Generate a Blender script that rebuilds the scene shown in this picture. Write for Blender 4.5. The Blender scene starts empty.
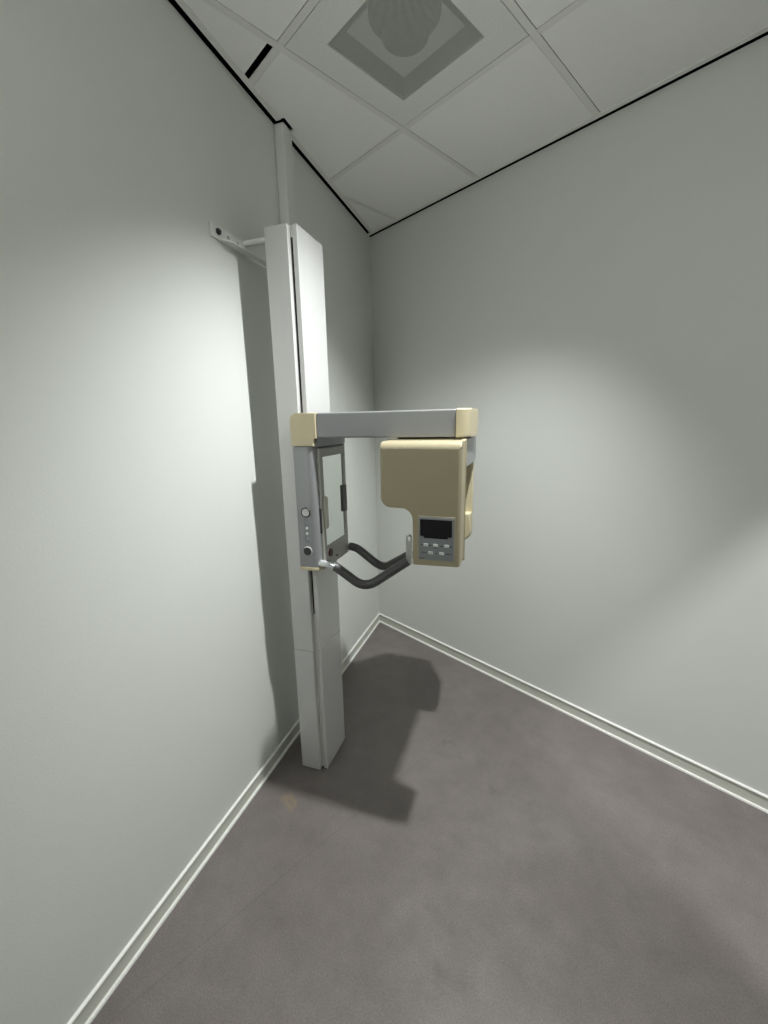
import bpy, bmesh, math, random
from mathutils import Vector, Matrix
random.seed(4)
S = bpy.context.scene
COL = S.collection

# ------------------------------------------------------------------ place
H = 2.8368                                   # room height
K = Vector((-0.8834, 0.5960, 0.0))           # the far corner, on the floor
AL, AR = math.radians(-62.0569), math.radians(-0.4549)
LD = Vector((math.cos(AL), math.sin(AL), 0))  # along the left wall, away from the corner
LN = Vector((-LD.y, LD.x, 0))                 # out of the left wall into the room
RD = Vector((math.cos(AR), math.sin(AR), 0))  # along the right wall
RN = Vector((RD.y, -RD.x, 0))                 # out of the right wall into the room
MATL = Matrix.Translation(K) @ Matrix(((LD.x, LN.x, 0, 0), (LD.y, LN.y, 0, 0), (0, 0, 1, 0), (0, 0, 0, 1)))
MATR = Matrix.Translation(K) @ Matrix(((RD.x, RN.x, 0, 0), (RD.y, RN.y, 0, 0), (0, 0, 1, 0), (0, 0, 0, 1)))
def W(s, v, z): return K + LD * s + LN * v + Vector((0, 0, z))

# -------------------------------------------------------------- materials
def nodes(name):
    m = bpy.data.materials.new(name); m.use_nodes = True
    nt = m.node_tree
    return m, nt, nt.nodes['Principled BSDF']
def lk(nt, a, b): nt.links.new(a, b)
def mat(name, col, rough=.5, metal=0.0, coat=0.0, bump=0.0, bscale=300, vary=0.0, vscale=6, spec=.5):
    m, nt, b = nodes(name)
    b.inputs['Base Color'].default_value = (*col, 1); b.inputs['Roughness'].default_value = rough
    b.inputs['Metallic'].default_value = metal; b.inputs['Coat Weight'].default_value = coat
    b.inputs['Specular IOR Level'].default_value = spec
    tc = nt.nodes.new('ShaderNodeTexCoord')
    if vary:
        n = nt.nodes.new('ShaderNodeTexNoise'); n.inputs['Scale'].default_value = vscale; n.inputs['Detail'].default_value = 5
        lk(nt, tc.outputs['Object'], n.inputs['Vector'])
        mx = nt.nodes.new('ShaderNodeMix'); mx.data_type = 'RGBA'
        mx.inputs['A'].default_value = (*[c * (1 - vary) for c in col], 1)
        mx.inputs['B'].default_value = (*[min(1, c * (1 + vary)) for c in col], 1)
        lk(nt, n.outputs['Fac'], mx.inputs['Factor']); lk(nt, mx.outputs['Result'], b.inputs['Base Color'])
    if bump:
        n2 = nt.nodes.new('ShaderNodeTexNoise'); n2.inputs['Scale'].default_value = bscale; n2.inputs['Detail'].default_value = 3
        lk(nt, tc.outputs['Object'], n2.inputs['Vector'])
        bp = nt.nodes.new('ShaderNodeBump'); bp.inputs['Strength'].default_value = bump; bp.inputs['Distance'].default_value = .002
        lk(nt, n2.outputs['Fac'], bp.inputs['Height']); lk(nt, bp.outputs['Normal'], b.inputs['Normal'])
    return m

WALL = mat('wall_paint', (.665, .68, .648), .62, bump=.22, bscale=160, vary=.02, vscale=2.5, spec=.35)
SKIRT = mat('skirting_pvc', (.86, .86, .82), .4)
TILE = mat('ceiling_tile', (.90, .905, .88), .9, bump=.5, bscale=420, vary=.03, vscale=90)
GRID = mat('grid_paint', (.80, .80, .77), .45)
BLACK = mat('void_black', (.004, .004, .004), .9, spec=.0)
WHITE = mat('white_enamel', (.56, .56, .555), .28, coat=1.0, vary=.015)
WHITE2 = mat('white_plastic', (.70, .70, .67), .4)
SILVER = mat('silver_grey_paint', (.275, .28, .288), .38, metal=.25)
PANELG = mat('warm_grey_panel', (.36, .36, .33), .42)
CREAM = mat('cream_plastic', (.37, .325, .215), .42, vary=.03, vscale=9)
CREAM2 = mat('cream_cap_plastic', (.55, .485, .325), .4, vary=.02, vscale=9)
CHROME = mat('chrome', (.75, .77, .79), .16, metal=1)
GRIP = mat('dark_grip_rubber', (.075, .075, .076), .42)
DISPLAY = mat('display_glass', (.004, .004, .006), .06, spec=.6)
KEYPAD = mat('keypad_grey', (.235, .25, .26), .45)
KEY = mat('key_light', (.62, .63, .62), .4)
DARK = mat('dark_plastic', (.03, .03, .032), .45)
RED = mat('red_brown_lens', (.06, .012, .008), .3)
MIRROR = mat('mirror_glass', (.86, .90, .87), .025, metal=1)
STEEL = mat('bracket_enamel', (.72, .72, .70), .4)

def floor_mat():
    m, nt, b = nodes('grey_vinyl_floor')
    tc = nt.nodes.new('ShaderNodeTexCoord')
    def noise(scale, det=6, rough=.6):
        n = nt.nodes.new('ShaderNodeTexNoise'); n.inputs['Scale'].default_value = scale
        n.inputs['Detail'].default_value = det; n.inputs['Roughness'].default_value = rough
        lk(nt, tc.outputs['Object'], n.inputs['Vector']); return n.outputs['Fac']
    def ramp(fac, stops):
        r = nt.nodes.new('ShaderNodeValToRGB'); e = r.color_ramp.elements
        while len(e) < len(stops): e.new(.5)
        for k, (p, c) in enumerate(stops): e[k].position = p; e[k].color = (*c, 1)
        lk(nt, fac, r.inputs['Fac']); return r.outputs['Color']
    def mix(fac, a, bb, mode='MIX'):
        mx = nt.nodes.new('ShaderNodeMix'); mx.data_type = 'RGBA'; mx.blend_type = mode
        if isinstance(fac, float): mx.inputs['Factor'].default_value = fac
        else: lk(nt, fac, mx.inputs['Factor'])
        for k, v in (('A', a), ('B', bb)):
            if isinstance(v, tuple): mx.inputs[k].default_value = (*v, 1)
            else: lk(nt, v, mx.inputs[k])
        return mx.outputs['Result']
    def math_(op, a, c=None):
        n = nt.nodes.new('ShaderNodeMath'); n.operation = op
        for k, v in enumerate((a, c)):
            if v is None: continue
            if isinstance(v, (int, float)): n.inputs[k].default_value = v
            else: lk(nt, v, n.inputs[k])
        return n.outputs[0]
    big = ramp(noise(1.7, 5), [(.3, (.160, .140, .136)), (.7, (.206, .185, .178))])
    mid = ramp(noise(9, 7, .7), [(.32, (.88, .875, .87)), (.62, (1.05, 1.045, 1.04))])
    fine = ramp(noise(210, 4, .7), [(.3, (.72, .72, .72)), (.7, (1.24, 1.24, 1.24))])
    c = mix(1.0, mix(1.0, big, mid, 'MULTIPLY'), fine, 'MULTIPLY')
    sx = nt.nodes.new('ShaderNodeSeparateXYZ'); lk(nt, tc.outputs['Object'], sx.inputs[0])
    # scuffs: sparse dark smudges
    sm = ramp(noise(4.3, 8, .75), [(.60, (0, 0, 0)), (.72, (1, 1, 1))])
    c = mix(math_('MULTIPLY', sm, .5), c, (.085, .080, .078))
    # sheet seam running away from the camera
    d = math_('ABSOLUTE', math_('SUBTRACT', sx.outputs['X'], .312))
    seam = math_('LESS_THAN', d, .0022)
    c = mix(math_('MULTIPLY', seam, .22), c, (.07, .065, .06))
    # rust coloured stain near the foot of the machine
    vd = nt.nodes.new('ShaderNodeVectorMath'); vd.operation = 'DISTANCE'
    wob = nt.nodes.new('ShaderNodeTexNoise'); wob.inputs['Scale'].default_value = 16
    lk(nt, tc.outputs['Object'], wob.inputs['Vector'])
    va = nt.nodes.new('ShaderNodeVectorMath'); va.operation = 'MULTIPLY_ADD'
    va.inputs[1].default_value = (.10, .10, 0); lk(nt, wob.outputs['Color'], va.inputs[0]); lk(nt, tc.outputs['Object'], va.inputs[2])
    lk(nt, va.outputs[0], vd.inputs[0]); vd.inputs[1].default_value = (.108, -.759, 0)
    st = ramp(vd.outputs['Value'], [(.0, (.18, .18, .18)), (.024, (.42, .42, .42)), (.046, (0, 0, 0))])
    c = mix(st, c, (.30, .225, .12))
    lk(nt, c, b.inputs['Base Color'])
    rg = ramp(noise(12, 5), [(.3, (.30, .30, .30)), (.7, (.46, .46, .46))])
    lk(nt, rg, b.inputs['Roughness']); b.inputs['Specular IOR Level'].default_value = .45
    bp = nt.nodes.new('ShaderNodeBump'); bp.inputs['Strength'].default_value = .12; bp.inputs['Distance'].default_value = .001
    lk(nt, noise(330, 2), bp.inputs['Height']); lk(nt, bp.outputs['Normal'], b.inputs['Normal'])
    return m
FLOOR = floor_mat()

def perforated():
    m, nt, b = nodes('perforated_white_steel')
    b.inputs['Base Color'].default_value = (.72, .73, .70, 1); b.inputs['Roughness'].default_value = .5
    tc = nt.nodes.new('ShaderNodeTexCoord')
    mp = nt.nodes.new('ShaderNodeMapping'); mp.inputs['Rotation'].default_value = (0, 0, math.radians(45))
    mp.inputs['Scale'].default_value = (290, 290, 0)
    lk(nt, tc.outputs['Object'], mp.inputs['Vector'])
    fr = nt.nodes.new('ShaderNodeVectorMath'); fr.operation = 'FRACTION'; lk(nt, mp.outputs[0], fr.inputs[0])
    ds = nt.nodes.new('ShaderNodeVectorMath'); ds.operation = 'DISTANCE'; lk(nt, fr.outputs[0], ds.inputs[0]); ds.inputs[1].default_value = (.5, .5, 0)
    lt = nt.nodes.new('ShaderNodeMath'); lt.operation = 'LESS_THAN'; lk(nt, ds.outputs['Value'], lt.inputs[0]); lt.inputs[1].default_value = .44
    tr = nt.nodes.new('ShaderNodeBsdfTransparent'); mx = nt.nodes.new('ShaderNodeMixShader')
    lk(nt, lt.outputs[0], mx.inputs[0]); lk(nt, b.outputs[0], mx.inputs[1]); lk(nt, tr.outputs[0], mx.inputs[2])
    lk(nt, mx.outputs[0], nt.nodes['Material Output'].inputs['Surface'])
    return m
PERF = perforated()

# ---------------------------------------------------------------- helpers
def bm_box(bm, x0, x1, y0, y1, z0, z1, bev=0, seg=2):
    n0 = len(bm.verts)
    r = bmesh.ops.create_cube(bm, size=1)
    for v in r['verts']:
        v.co = Vector(((x0 + x1) / 2 + v.co.x * (x1 - x0), (y0 + y1) / 2 + v.co.y * (y1 - y0), (z0 + z1) / 2 + v.co.z * (z1 - z0)))
    if bev:
        es = list({e for v in r['verts'] for e in v.link_edges})
        bmesh.ops.bevel(bm, geom=es, offset=bev, segments=seg, profile=.5, affect='EDGES')
def bm_prism(bm, pts, axis, a0, a1, bev=0, seg=3, capbev=True):
    """closed outline pts (2D) extruded along axis 0/1/2 between a0 and a1"""
    def co(p, a):
        if axis == 0: return Vector((a, p[0], p[1]))
        if axis == 1: return Vector((p[0], a, p[1]))
        return Vector((p[0], p[1], a))
    lo = [bm.verts.new(co(p, a0)) for p in pts]; hi = [bm.verts.new(co(p, a1)) for p in pts]
    f1 = bm.faces.new(lo); f2 = bm.faces.new(hi); n = len(pts)
    for i in range(n): bm.faces.new((lo[i], lo[(i + 1) % n], hi[(i + 1) % n], hi[i]))
    if bev:
        es = list(set(f1.edges) | set(f2.edges))
        bmesh.ops.bevel(bm, geom=es, offset=bev, segments=seg, profile=.5, affect='EDGES')
def bm_cyl(bm, c, axis, r, h, n=24, bev=0, r2=None):
    """cylinder centred at c along axis"""
    q = bmesh.ops.create_cone(bm, cap_ends=True, segments=n, radius1=r, radius2=r if r2 is None else r2, depth=h)
    rot = {0: Matrix.Rotation(math.pi / 2, 4, 'Y'), 1: Matrix.Rotation(-math.pi / 2, 4, 'X'), 2: Matrix.Identity(4)}[axis]
    for v in q['verts']: v.co = rot @ v.co + Vector(c)
    if bev:
        es = [e for e in {e for v in q['verts'] for e in v.link_edges} if any(len(f.verts) > 4 for f in e.link_faces)]
        bmesh.ops.bevel(bm, geom=es, offset=bev, segments=2, affect='EDGES')
def bm_ring(bm, c, axis, r, t, n=28, m=8):
    rot = {0: Matrix.Rotation(math.pi / 2, 4, 'Y'), 1: Matrix.Rotation(-math.pi / 2, 4, 'X'), 2: Matrix.Identity(4)}[axis]
    g = []
    for i in range(n):
        a = 2 * math.pi * i / n; row = []
        for j in range(m):
            b = 2 * math.pi * j / m; R_ = r + t * math.cos(b)
            row.append(bm.verts.new(rot @ Vector((R_ * math.cos(a), R_ * math.sin(a), t * math.sin(b))) + Vector(c)))
        g.append(row)
    for i in range(n):
        for j in range(m): bm.faces.new((g[i][j], g[(i + 1) % n][j], g[(i + 1) % n][(j + 1) % m], g[i][(j + 1) % m]))
def arc(cx, cy, r, a0, a1, n=7):
    return [(cx + r * math.cos(math.radians(a0 + (a1 - a0) * k / n)), cy + r * math.sin(math.radians(a0 + (a1 - a0) * k / n))) for k in range(n + 1)]
def round_path(pts, rad, n=8):
    """polyline with rounded corners"""
    P = [Vector(p) for p in pts]; out = [P[0]]
    for i in range(1, len(P) - 1):
        a, b, c = P[i - 1], P[i], P[i + 1]
        d1 = (a - b); d2 = (c - b); r = min(rad, d1.length * .48, d2.length * .48)
        p0 = b + d1.normalized() * r; p2 = b + d2.normalized() * r
        for k in range(n + 1):
            t = k / n; out.append(p0 * (1 - t) ** 2 + b * 2 * t * (1 - t) + p2 * t * t)
    out.append(P[-1]); return out
def bm_tube(bm, path, r, n=16):
    P = [Vector(p) for p in path]; rows = []; up = Vector((0.0, 0.0, 1.0))
    for i, p in enumerate(P):
        t = (P[min(i + 1, len(P) - 1)] - P[max(i - 1, 0)]).normalized()
        if abs(t.dot(up)) > .98: up = Vector((1, 0, 0))
        a = t.cross(up).normalized(); b = a.cross(t)
        rows.append([bm.verts.new(p + r * (math.cos(2 * math.pi * k / n) * a + math.sin(2 * math.pi * k / n) * b)) for k in range(n)])
    for i in range(len(rows) - 1):
        for k in range(n): bm.faces.new((rows[i][k], rows[i][(k + 1) % n], rows[i + 1][(k + 1) % n], rows[i + 1][k]))
    bm.faces.new(rows[0]); bm.faces.new(rows[-1])
ROOT0 = Vector((0, 0, 0))
def obj(name, bm, m, parent=None, off=None, world=None, smooth=True, angle=35):
    bmesh.ops.recalc_face_normals(bm, faces=bm.faces)
    if off is not None: bmesh.ops.translate(bm, verts=bm.verts, vec=-Vector(off))
    if smooth:
        for f in bm.faces: f.smooth = True
        for e in bm.edges:
            if len(e.link_faces) == 2 and e.calc_face_angle(0) > math.radians(angle): e.smooth = False
    me = bpy.data.meshes.new(name); bm.to_mesh(me); bm.free(); me.materials.append(m)
    o = bpy.data.objects.new(name, me); COL.objects.link(o)
    if smooth: o.modifiers.new('normals', 'WEIGHTED_NORMAL').keep_sharp = True
    if parent: o.parent = parent
    if world is not None: o.matrix_world = world
    return o
def tag(o, label=None, cat=None, group=None, kind=None):
    if label: o['label'] = label
    if cat: o['category'] = cat
    if group: o['group'] = group
    if kind: o['kind'] = kind
    return o
def thing(name, label, cat, M):
    o = bpy.data.objects.new(name, None); COL.objects.link(o); o.empty_display_size = .1
    o.matrix_world = M; return tag(o, label, cat)
def struct(name, bm, m, world=None): return tag(obj(name, bm, m, world=world), kind='structure')

# ------------------------------------------------------------- room shell
XE, YB = 1.92, -2.35                          # entry wall, back wall
DJ = -0.3545                                   # the free jamb of the doorway in the entry wall
SL = (K.y - YB) / -LD.y                        # length of the left wall
b = bmesh.new(); bm_box(b, -1.6, 3.9, -2.6, 1.0, -.1, 0); struct('floor', b, FLOOR)
b = bmesh.new(); bm_box(b, -.12, SL + .1, -.12, 0, -.1, H); struct('wall_left', b, WALL, MATL)
b = bmesh.new(); bm_box(b, -.2, 4.7, -.12, 0, -.1, H); struct('wall_right', b, WALL, MATR)
b = bmesh.new(); bm_box(b, .3, 3.9, YB - .12, YB, -.1, H); struct('wall_back', b, WALL)
b = bmesh.new()
bm_box(b, XE, XE + .1, YB, DJ, -.1, H); bm_box(b, XE, XE + .1, DJ, .58, 2.30, H)
struct('wall_entry', b, WALL)
b = bmesh.new(); bm_box(b, 3.8, 3.9, YB, .6, -.1, H); struct('wall_corridor', b, WALL)
b = bmesh.new()
bm_box(b, XE - .012, XE + .112, DJ, DJ + .03, 0, 2.30); bm_box(b, XE - .012, XE + .112, .535, .565, 0, 2.30); bm_box(b, XE - .012, XE + .112, DJ, .565, 2.27, 2.30)
struct('trim_3', b, GRID)

# skirting: face, thin top edge and a small sealing lip on the floor
SKFACE = mat('skirting_face', (.60, .61, .545), .5)
face_ = [(0, .0005), (.0035, .0005), (.0035, .0625), (0, .0625)]
lip_ = [(0, 0), (.0125, 0), (.0128, .004), (.0105, .0085), (.0060, .0098), (0, .0098)]
bead_ = [(0, .0610), (.0075, .0622), (.0095, .0660), (.0080, .0705), (.0040, .0725), (0, .0725)]
for nm, M_, L_ in (('baseboard_left', MATL, SL), ('baseboard_right', MATR, XE - K.x - .01)):
    b = bmesh.new(); bm_prism(b, face_, 0, 0, L_); bo = struct(nm, b, SKFACE, M_)
    b = bmesh.new(); bm_prism(b, lip_, 0, 0, L_); obj('floor_lip', b, SKIRT, bo)
    b = bmesh.new(); bm_prism(b, bead_, 0, 0, L_); obj('top_edge', b, SKIRT, bo)

# suspended ceiling
def clip(bm, co, no):
    g = bm.verts[:] + bm.edges[:] + bm.faces[:]
    r = bmesh.ops.bisect_plane(bm, geom=g, plane_co=co, plane_no=no, clear_outer=True)
    es = [e for e in bm.edges if e.is_boundary]
    if es: bmesh.ops.holes_fill(bm, edges=es, sides=0)
GAP = .021
TEE = .012
def clip_room(bm, inset):
    clip(bm, W(0, inset, 0), -LN); clip(bm, K + RN * inset, -RN)
    clip(bm, Vector((XE - inset, 0, 0)), Vector((1, 0, 0))); clip(bm, Vector((0, YB + inset, 0)), Vector((0, -1, 0)))
b = bmesh.new()
for i in range(-3, 5):
    for j in range(-6, 2):
        if (i, j) == (0, -1): continue           # the air diffuser hangs here
        x0, x1, y0, y1 = i * .6 + TEE + .0022, (i + 1) * .6 - TEE - .0022, j * .6 + TEE + .0022, (j + 1) * .6 - TEE - .0022
        if (i, j) == (-1, -2): y1 -= .020         # the slipped tile that leaves a black slit
        bb = bmesh.new(); bm_box(bb, x0, x1, y0, y1, H + .002, H + .017); clip_room(bb, .026)
        me = bpy.data.meshes.new('t'); bb.to_mesh(me); bb.free(); b.from_mesh(me); bpy.data.meshes.remove(me)
ceil_ = struct('ceiling', b, TILE)
def carve(o, c0, c1, world):
    bb = bmesh.new(); bm_box(bb, *c0, *c1) if False else bm_box(bb, c0[0], c1[0], c0[1], c1[1], c0[2], c1[2])
    cu = obj('cutter', bb, BLACK, world=world)
    md = o.modifiers.new('cut', 'BOOLEAN'); md.object = cu; md.operation = 'DIFFERENCE'; md.solver = 'EXACT'
    bpy.context.view_layer.update()
    dg = bpy.context.evaluated_depsgraph_get()
    me = bpy.data.meshes.new_from_object(o.evaluated_get(dg)); o.modifiers.remove(md); o.data = me
    bpy.data.objects.remove(cu)
DUCT = (1.097, 1.166, .047)                    # s0, s1, depth of the cable trunking
CUT0, CUT1 = (DUCT[0] - .002, -.05, H - .05), (DUCT[1] + .011, DUCT[2] + .012, H + .1)
carve(ceil_, CUT0, CUT1, MATL)
b = bmesh.new()
def tee(x0, x1, y0, y1):
    bb = bmesh.new(); bm_box(bb, x0, x1, y0, y1, H, H + .0035); clip_room(bb, .032)
    me = bpy.data.meshes.new('t'); bb.to_mesh(me); bb.free(); b.from_mesh(me); bpy.data.meshes.remove(me)
for i in range(-2, 5): tee(i * .6 - TEE, i * .6 + TEE, -3, 1.5)
for j in range(-5, 2):
    for i in range(-3, 5): tee(i * .6 + TEE + .0006, (i + 1) * .6 - TEE - .0006, j * .6 - TEE, j * .6 + TEE)
obj('ceiling_grid', b, GRID, ceil_, smooth=False)
b = bmesh.new(); bm_box(b, -1.8, 4.0, -2.7, 1.1, H + .40, H + .5); obj('slab', b, BLACK, ceil_)
b = bmesh.new()
for M_, l_ in ((MATL, SL), (MATR, 2.8)):
    bb = bmesh.new(); bm_box(bb, -.1, l_, -.11, -.02, H + .0005, H + .40)
    bmesh.ops.transform(bb, matrix=M_, verts=bb.verts)
    me = bpy.data.meshes.new('t'); bb.to_mesh(me); bb.free(); b.from_mesh(me); bpy.data.meshes.remove(me)
bm_box(b, .3, 2.0, YB - .1, YB - .02, H + .0005, H + .4); bm_box(b, XE + .02, XE + .1, YB, .6, H + .0005, H + .4)
obj('void_lining', b, BLACK, ceil_)
# wall angles, standing a finger off the walls so a black shadow gap shows
b = bmesh.new()
for s0, s1 in ((.055, 1.094), (1.094, 1.311), (1.3125, SL - .02)): bm_box(b, s0, s1, GAP, GAP + .022, H - .0015, H + .003)
t1 = struct('trim_1', b, GRID, MATL); carve(t1, CUT0, CUT1, MATL)
b = bmesh.new(); bm_box(b, .012, XE - K.x, GAP, GAP + .022, H - .0015, H + .003); struct('trim_2', b, GRID, MATR)
b = bmesh.new(); bm_box(b, XE + .1, 3.9, YB, .6, H, H + .03); struct('ceiling_corridor', b, TILE)

# ------------------------------------------------------ perforated diffuser
dif = thing('ceiling_air_diffuser', 'square perforated white ceiling diffuser with a dark round duct behind it', 'air vent', Matrix.Translation((.3, -.3, H)))
def Ld(name, bm, m, par=dif): return obj(name, bm, m, par)
b = bmesh.new(); bm_box(b, -.186, .186, -.186, .186, .0005, .0015)
Ld('perforated_panel', b, PERF)
b = bmesh.new()                                # pale backing around the opening
for x0, x1, y0, y1 in ((-.2855, -.185, -.2855, .2855), (.185, .2855, -.2855, .2855), (-.185, .185, -.2855, -.185), (-.185, .185, .185, .2855)): bm_box(b, x0, x1, y0, y1, 0, .004)
Ld('panel_border', b, mat('speckled_white_steel', (.80, .81, .78), .55, bump=.6, bscale=500, vary=.22, vscale=260))
b = bmesh.new()                                # plenum box: sides and lid
lid = .20
for x0, x1, y0, y1 in ((-.19, -.183, -.19, .19), (.183, .19, -.19, .19), (-.183, .183, -.19, -.183), (-.183, .183, .183, .19)): bm_box(b, x0, x1, y0, y1, .009, lid)
bm_box(b, -.19, .19, -.19, .19, lid, lid + .01)
pl = Ld('plenum_box', b, mat('galvanised_sheet', (.34, .345, .33), .6))
b = bmesh.new(); bm_cyl(b, (.046, -.052, .0255), 2, .115, .011, 48); obj('duct_shade_disc', b, mat('painted_duct_shade', (.012, .012, .012), .8), pl)  # solid black disc, its colour stands in for the shade inside the duct
b = bmesh.new()                                # inner baffle plate above the black discs
bm_box(b, -.138, .138, -.138, .138, .032, .036)
obj('baffle_plate', b, mat('baffle_grey', (.80, .81, .79), .6), pl)
b = bmesh.new(); bm_cyl(b, (0, 0, .0205), 2, .078, .017, 40); obj('duct_shade_mouth', b, mat('painted_mouth_shade', (.012, .012, .012), .8), pl)  # second black disc, painting the dark of the duct mouth

# ------------------------------------------------------------ wall things
duct = thing('cable_trunking', 'narrow white cable trunking rising from behind the machine column to the ceiling', 'cable trunking', MATL @ Matrix.Translation((1.13, 0, .075)))
o_ = (1.13, 0, .075)
b = bmesh.new(); bm_box(b, DUCT[0], DUCT[1], .0006, DUCT[2], .076, H - .0005, .005, 3); obj('trunking_body', b, WALL, duct, o_)

br = thing('wall_bracket', 'small white steel bracket bolted to the left wall beside the column top', 'bracket', MATL @ Matrix.Translation((1.53, 0, 2.267)))
o_ = (1.53, 0, 2.267)
b = bmesh.new(); bm_box(b, 1.424, 1.634, 0.0003, .009, 2.2445, 2.2895, .002, 2)
obj('plate', b, STEEL, br, o_)
b = bmesh.new(); bm_prism(b, [(1.602, .0085), (1.560, .040), (1.300, .040), (1.300, .0085)], 2, 2.2440, 2.2475); obj('ledge', b, STEEL, br, o_)
b = bmesh.new(); bm_cyl(b, (1.600, .011, 2.268), 1, .0115, .006, 6, .001); bm_cyl(b, (1.600, .016, 2.268), 1, .006, .008, 14); obj('bolt', b, DARK, br, o_)
for s in (1.548, 1.493):
    b = bmesh.new(); bm_cyl(b, (s, .0105, 2.268), 1, .006, .004, 14, .001); obj('screw', b, CHROME, br, o_)
b = bmesh.new(); bm_tube(b, [(1.448, .009, 2.283), (1.448, .1335, 2.283)], .0105, 20); obj('tie_rod', b, STEEL, br, o_)

# ------------------------------------------------- panoramic x-ray machine
R0 = (1.395, .196, 0)
mach = thing('dental_xray_machine', 'tall white and cream panoramic dental x-ray machine standing against the left wall', 'x-ray machine', MATL @ Matrix.Translation(R0))
def P(name, bm, m, par=None, label=None, **kw):
    o = obj(name, bm, m, par or mach, R0 if True else None, **kw)
    if label: o['label'] = label
    return o
ZT, ZS = 2.301, .620
b = bmesh.new(); bm_box(b, 1.290, 1.500, .140, .225, 0, .012); bm_box(b, 1.295, 1.484, .225, .254, 0, .012); P('foot_plate', b, DARK)
b = bmesh.new(); bm_box(b, 1.284, 1.5055, .134, .2295, ZS + .0007, ZT, .003, 3); mast = P('mast', b, WHITE, label='tall white mast casing')
b = bmesh.new(); bm_box(b, 1.284, 1.5055, .134, .2295, .005, ZS - .0007, .003, 3); P('base_cover', b, WHITE, label='white lower casing of the mast')
b = bmesh.new(); bm_box(b, 1.284, 1.488, .2385, .2595, ZS + .0007, ZT, .003, 3); fc = P('front_cover', b, WHITE, label='glossy white front cover of the mast')
b = bmesh.new(); bm_box(b, 1.284, 1.488, .2385, .2595, .005, ZS - .0007, .003, 3); P('base_front_cover', b, WHITE)
b = bmesh.new(); bm_box(b, 1.286, 1.475, .228, .240, .012, ZT - .004); bm_box(b, 1.474, 1.484, .2285, .2385, .012, .79); bm_box(b, 1.474, 1.484, .2285, .2385, 2.262, ZT - .004); P('core', b, WHITE2)
b = bmesh.new(); bm_box(b, 1.4735, 1.4775, .2290, .2388, .79, 2.262); P('guide_slot', b, BLACK, label='black guide slot')

# carriage: a U round the mast, silver sides, buttons, mirror panel in front
c0, c1 = 1.2500, 1.5400                          # far and near sides
def uplan(e=0.0):
    return [(c1 + e, .216 - e)] + [(c1 + e, .274)] + arc(c1 + e - .028, .277, .028, 0, 90, 6) + arc(c0 - e + .028, .277, .028, 90, 180, 6) + [(c0 - e, .216 - e), (1.281, .216 - e), (1.281, .262), (1.5085, .262), (1.5085, .216 - e)]
b = bmesh.new(); bm_prism(b, uplan(), 2, 1.030, 1.5175, .002, 2); car = P('carriage', b, SILVER, label='silver grey lift carriage round the mast')
b = bmesh.new(); bm_prism(b, uplan(.002), 2, 1.0155, 1.0295, .003, 2); P('carriage_cap', b, CREAM2, car, label='cream bottom cap of the carriage')
X = c1
# key strip on the camera side
b = bmesh.new(); bm_cyl(b, (X + .0015, .256, 1.259), 0, .0145, .005, 28, .001); P('up_button', b, KEY, car, label='white round button in a black ring')
b = bmesh.new(); bm_ring(b, (X + .002, .256, 1.259), 0, .0180, .0030); P('button_ring', b, DARK, car)
for z in (1.216, 1.194, 1.172, 1.150):
    b = bmesh.new(); bm_cyl(b, (X + .0012, .2560, z), 0, .0056, .004, 16, .0008); P('indicator', b, KEY if z in (1.194, 1.172) else KEYPAD, car)
b = bmesh.new(); bm_prism(b, arc(.2560, 1.222, .0125, 0, 180, 8) + arc(.2560, 1.144, .0125, 180, 360, 8), 0, X - .001, X + .0008); P('key_strip', b, KEYPAD, car)
b = bmesh.new(); bm_cyl(b, (X + .002, .2560, 1.099), 0, .0150, .008, 28, .002); P('down_button', b, DARK, car, label='black round button')
b = bmesh.new(); bm_ring(b, (X + .001, .2560, 1.099), 0, .0168, .0022); P('button_ring', b, KEY, car)
# mirror panel facing the patient
b = bmesh.new()
py = .3115
for s0, s1, z0, z1 in ((1.272, 1.515, 1.474, 1.508), (1.272, 1.299, 1.107, 1.474), (1.487, 1.515, 1.107, 1.474), (1.272, 1.515, 1.018, 1.107)):
    bm_box(b, s0, s1, .305, py + .004, z0, z1, .0012, 1)
mp = P('mirror_panel', b, PANELG, label='warm grey panel framing a mirror')
b = bmesh.new(); bm_box(b, 1.2995, 1.4865, .307, py, 1.1075, 1.4735); P('mirror', b, MIRROR, mp, label='clear mirror glass')
b = bmesh.new(); bm_box(b, 1.2735, 1.5135, .3115, .3135, 1.5085, 1.515); P('seam', b, DARK, mp)
b = bmesh.new(); bm_box(b, 1.279, 1.311, py, py + .010, 1.217, 1.336, .004, 3); P('temple_pad', b, mat('pad_grey', (.13, .13, .125), .6), mp, label='dark grey pad on the mirror edge')
b = bmesh.new(); bm_prism(b, arc(1.4868, 1.300, .017, 30, 150, 5) + arc(1.4868, 1.200, .017, 210, 330, 5), 1, py + .003, py + .011, .002, 2); P('temple_pad', b, mat('pad_beige', (.62, .61, .54), .6), mp, label='pale beige pad on the mirror edge')
b = bmesh.new(); bm_box(b, 1.5152, 1.5185, .298, .312, 1.170, 1.272); P('latch', b, DARK, mp)
b = bmesh.new(); bm_cyl(b, (1.462, py + .006, 1.074), 1, .0165, .006, 24, .001); P('laser_lens', b, RED, mp, label='dark red round lens')
b = bmesh.new(); bm_cyl(b, (1.402, py + .0055, 1.043), 1, .0050, .005, 14); P('screw', b, DARK, mp)

b = bmesh.new(); bm_box(b, 1.2660, 1.5240, .2625, .3160, 1.5165, 1.5500, .003, 2); P('arm_bracket', b, SILVER, car)
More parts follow.
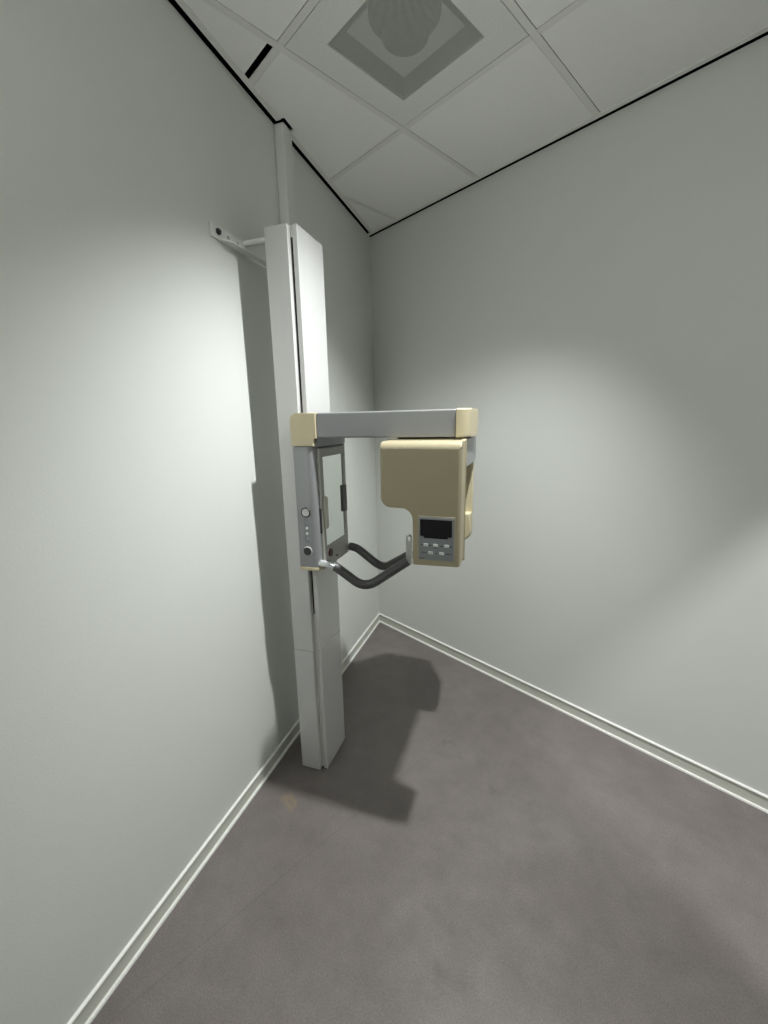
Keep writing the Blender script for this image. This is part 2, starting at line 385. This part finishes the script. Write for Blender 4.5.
# upper arm
b = bmesh.new(); bm_box(b, 1.2540, 1.5360, .3195, .8445, 1.5495, 1.6425, .006, 3); arm = P('support_arm', b, SILVER, label='silver grey horizontal arm')
b = bmesh.new()
cheek = [(.210, 1.5190), (.306, 1.5190), (.306, 1.548), (.3190, 1.548), (.3190, 1.6435)] + arc(.210 + .026, 1.6435 - .026, .026, 90, 180, 6)
bm_prism(b, cheek, 0, 1.5095, 1.5415, .003, 2); P('rear_cap', b, CREAM2, arm, label='cream rear cap of the arm, near side')
b = bmesh.new(); bm_prism(b, cheek, 0, 1.2485, 1.2800, .003, 2)
P('rear_cap', b, CREAM2, arm)
b = bmesh.new()
ep = [(1.2505, .8450), (1.5395, .8450)] + [(1.5395, .8460)] + arc(1.5395 - .042, .849, .042, 0, 90, 8) + arc(1.2505 + .042, .849, .042, 90, 180, 8)
bm_prism(b, ep, 2, 1.5480, 1.6445, .006, 3); P('end_cap', b, CREAM2, arm, label='cream rounded end cap of the arm')

# rotor with tube head on the near side and sensor head on the far side
b = bmesh.new(); bm_cyl(b, (1.395, .70, 1.5455), 2, .10, .0085, 40); P('bearing', b, DARK)
b = bmesh.new(); bm_prism(b, [(1.5315, .600), (1.5315, .8790), (1.335, .8780), (1.165, .872), (1.165, .600)], 2, 1.444, 1.5415, .005, 2); P('rotor', b, SILVER, label='silver grey rotating beam under the arm')

def fv(v): return 1.067 - (1.067 - v) * .947
def fz(z): return 1.6027 - (1.6027 - z) * .947
hp = [(.8675, 1.5360), (.5765, 1.5360), (.5755, 1.345)] + arc(.6135, 1.336, .0385, 180, 270, 6) + [(.652, 1.2975)] + arc(.652, 1.2545, .043, 90, 4, 7) + [(.6960, 1.180), (.6965, 1.086), (.8675, 1.090)]
hp = [(fv(a), fz(c)) for a, c in hp]
b = bmesh.new()
bm_prism(b, hp, 0, 1.532, 1.627, 0)
b.edges.ensure_lookup_table()
sel = [e for e in b.edges if all(abs(v.co.x - 1.627) < 1e-4 for v in e.verts)]
def bw(es, o): bmesh.ops.bevel(b, geom=es, offset=o, segments=5, profile=.5, affect='EDGES')
bw([e for e in b.edges if all(abs(v.co.x - 1.627) < 1e-4 and abs(v.co.z - fz(1.536)) < 1e-4 for v in e.verts)], .026)
bw([e for e in b.edges if len(e.link_faces) == 2 and e.calc_face_angle(0) > .6 and all(abs(v.co.x - 1.627) < 1e-4 and abs(v.co.y - fv(.8675)) < 1e-4 for v in e.verts)], .012)
es = [e for e in b.edges if len(e.link_faces) == 2 and e.calc_face_angle(0) > .6]
bmesh.ops.bevel(b, geom=es, offset=.004, segments=2, profile=.5, affect='EDGES')
head = P('tube_head', b, CREAM, label='beige tube head with a control panel')
F = 1.627
def hbox(bm, y0, y1, z0, z1, d, bev=0, seg=1): bm_box(bm, F - .002, F + d, fv(y0), fv(y1), fz(z0), fz(z1), bev, seg)
b = bmesh.new(); hbox(b, .716, .851, 1.1075, 1.2735, .0022, .0015, 2); P('panel_rim', b, mat('rim_beige', (.34, .31, .23), .4), head)
b = bmesh.new(); hbox(b, .7205, .8470, 1.1120, 1.2690, .0030, .0008); P('control_panel', b, KEYPAD, head, label='grey keypad panel')
b = bmesh.new(); bm_prism(b, [(fv(y), fz(z)) for y, z in ((.7255, 1.2615), (.7255, 1.2005), (.7385, 1.2005), (.7385, 1.1935), (.8255, 1.1935), (.8255, 1.2005), (.8395, 1.2005), (.8395, 1.2615))], 0, F + .001, F + .0042); P('display', b, DISPLAY, head, label='black display window')
for y, z in ((.746, 1.168), (.782, 1.168), (.822, 1.168), (.764, 1.139), (.804, 1.139)):
    b = bmesh.new(); hbox(b, y - .0085, y + .0085, z - .0055, z + .0055, .0058, .0018, 2); P('key', b, KEY, head)
for y, z, w in ((.733, 1.168, .0035), (.762, 1.167, .005), (.782, 1.1595, .006), (.803, 1.1665, .005), (.837, 1.166, .004), (.735, 1.139, .006), (.745, 1.139, .003), (.785, 1.138, .004), (.826, 1.138, .006), (.836, 1.138, .003), (.731, 1.1165, .0075)):
    b = bmesh.new(); hbox(b, y - w, y + w, z - .0015, z + .0015, .0034); P('key_mark', b, DARK, head)

sp = [(.8650, 1.4060), (.5950, 1.4060), (.5950, 1.345)] + arc(.6300, 1.325, .035, 180, 270, 5) + [(.670, 1.290)] + arc(.670, 1.250, .040, 90, 0, 5) + [(.710, 1.094)] + arc(.8650 - .034, 1.128, .034, 270, 360, 6)
sp[0] = (.8650, 1.450); sp[1] = (.5950, 1.450)
b = bmesh.new(); bm_prism(b, sp, 0, 1.050, 1.168, .006, 3)
for v in b.verts:
    if v.co.x < 1.10:
        if v.co.y < .70 and v.co.z > 1.27: v.co.y = .695 + (v.co.y - .595) * .05
        elif v.co.y > .80: v.co.y -= .012
sh = P('sensor_head', b, CREAM2, label='cream sensor head on the far side')
b = bmesh.new(); bm_prism(b, [(.712, 1.095), (.712, 1.216), (.864, 1.216)] + arc(.864 - .034, 1.129, .034, 360, 270, 6), 0, 1.166, 1.212, .010, 4); P('sensor_window', b, CREAM2, sh)

# chin rest and the two patient handles
b = bmesh.new(); bm_box(b, 1.384, 1.406, .628, .652, 1.030, 1.128, .004, 3); chin = P('chin_rest', b, mat('chin_grey', (.52, .52, .50), .35), label='grey chin rest post')
b = bmesh.new(); bm_tube(b, round_path([(1.395, .632, 1.126), (1.395, .632, 1.152), (1.395, .650, 1.152), (1.395, .650, 1.126)], .010, 5), .004, 10); P('bite_hook', b, CHROME, chin)
def handle(sgn):
    c = 1.395
    pts = [(c + sgn * .124, .290, 1.044), (c + sgn * .124, .352, 1.044), (c + sgn * .104, .482 if sgn > 0 else .488, .946 if sgn > 0 else .958), (c + sgn * .024, .640, 1.050 if sgn > 0 else 1.066)]
    path = round_path(pts, .055, 10)
    b = bmesh.new(); bm_tube(b, path, .0150); h = P('handle', b, CHROME, label='bent chrome handle with dark grip')
    lim = .358 if sgn > 0 else .312
    pp = [q for q in path if q.y > lim]
    b = bmesh.new(); bm_tube(b, pp, .0186); P('grip_sleeve', b, GRIP, h)
handle(1); handle(-1)

# ------------------------------------------------------------------ lights
LP = Vector((.893, -.288, H - .05))
lt = thing('recessed_spotlight', 'small recessed ceiling spotlight tilted toward the machine', 'ceiling light', Matrix.Translation((LP.x, LP.y, H)))
b = bmesh.new(); bm_ring(b, (0, 0, .001), 2, .055, .006); obj('trim_ring', b, GRID, lt)
ld = bpy.data.lights.new('spot', 'SPOT'); ld.energy = 185; ld.spot_size = math.radians(98); ld.spot_blend = 1.0
ld.shadow_soft_size = .027; ld.color = (.97, 1, .985)
lo = bpy.data.objects.new('spotlight_lamp', ld); COL.objects.link(lo); lo.location = LP
lo.rotation_euler = Vector((-.338, -.056, -.940)).to_track_quat('-Z', 'Y').to_euler()
wl = bpy.data.lights.new('added_fill', 'SPOT'); wl.energy = 108; wl.spot_size = math.radians(90); wl.spot_blend = .7; wl.shadow_soft_size = .03  # added fill aimed at the back wall, its bounce brightens ceiling and upper walls
wo = bpy.data.objects.new('added_fill_lamp', wl); COL.objects.link(wo); wo.location = (1.25, -1.75, H - .03)
wo.rotation_euler = Vector((.05, -.85, -.50)).to_track_quat('-Z', 'Y').to_euler()
ad = bpy.data.lights.new('corridor', 'AREA'); ad.energy = 40; ad.size = .08; ad.color = (.97, .97, 1)
ao = bpy.data.objects.new('corridor_lamp', ad); COL.objects.link(ao); ao.location = (2.35, -.445, H - .06)

w = bpy.data.worlds.new('world'); S.world = w; w.use_nodes = True
w.node_tree.nodes['Background'].inputs[0].default_value = (.5, .5, .5, 1); w.node_tree.nodes['Background'].inputs[1].default_value = .0

# ------------------------------------------------------------------ camera
cd = bpy.data.cameras.new('camera'); co = bpy.data.objects.new('camera', cd); COL.objects.link(co); S.camera = co
f_px, yaw, pitch, roll = 412.9467, .815734, -.213686, -.019819
cd.sensor_fit = 'VERTICAL'; cd.sensor_height = 24; cd.lens = 24 * f_px / 1024; cd.clip_start = .02
fw = Vector((-math.sin(yaw) * math.cos(pitch), math.cos(yaw) * math.cos(pitch), math.sin(pitch)))
r_ = Vector((math.cos(yaw), math.sin(yaw), 0)); u_ = r_.cross(fw)
r2 = math.cos(roll) * r_ + math.sin(roll) * u_; u2 = -math.sin(roll) * r_ + math.cos(roll) * u_
co.matrix_world = Matrix(((r2.x, u2.x, -fw.x, 1.4458), (r2.y, u2.y, -fw.y, -1.5183), (r2.z, u2.z, -fw.z, 1.6027), (0, 0, 0, 1)))

vs = S.view_settings
S.display_settings.display_device = 'sRGB'; vs.view_transform = 'Standard'; vs.look = 'None'; vs.gamma = 1; vs.use_curve_mapping = False
vs.exposure = 0.22
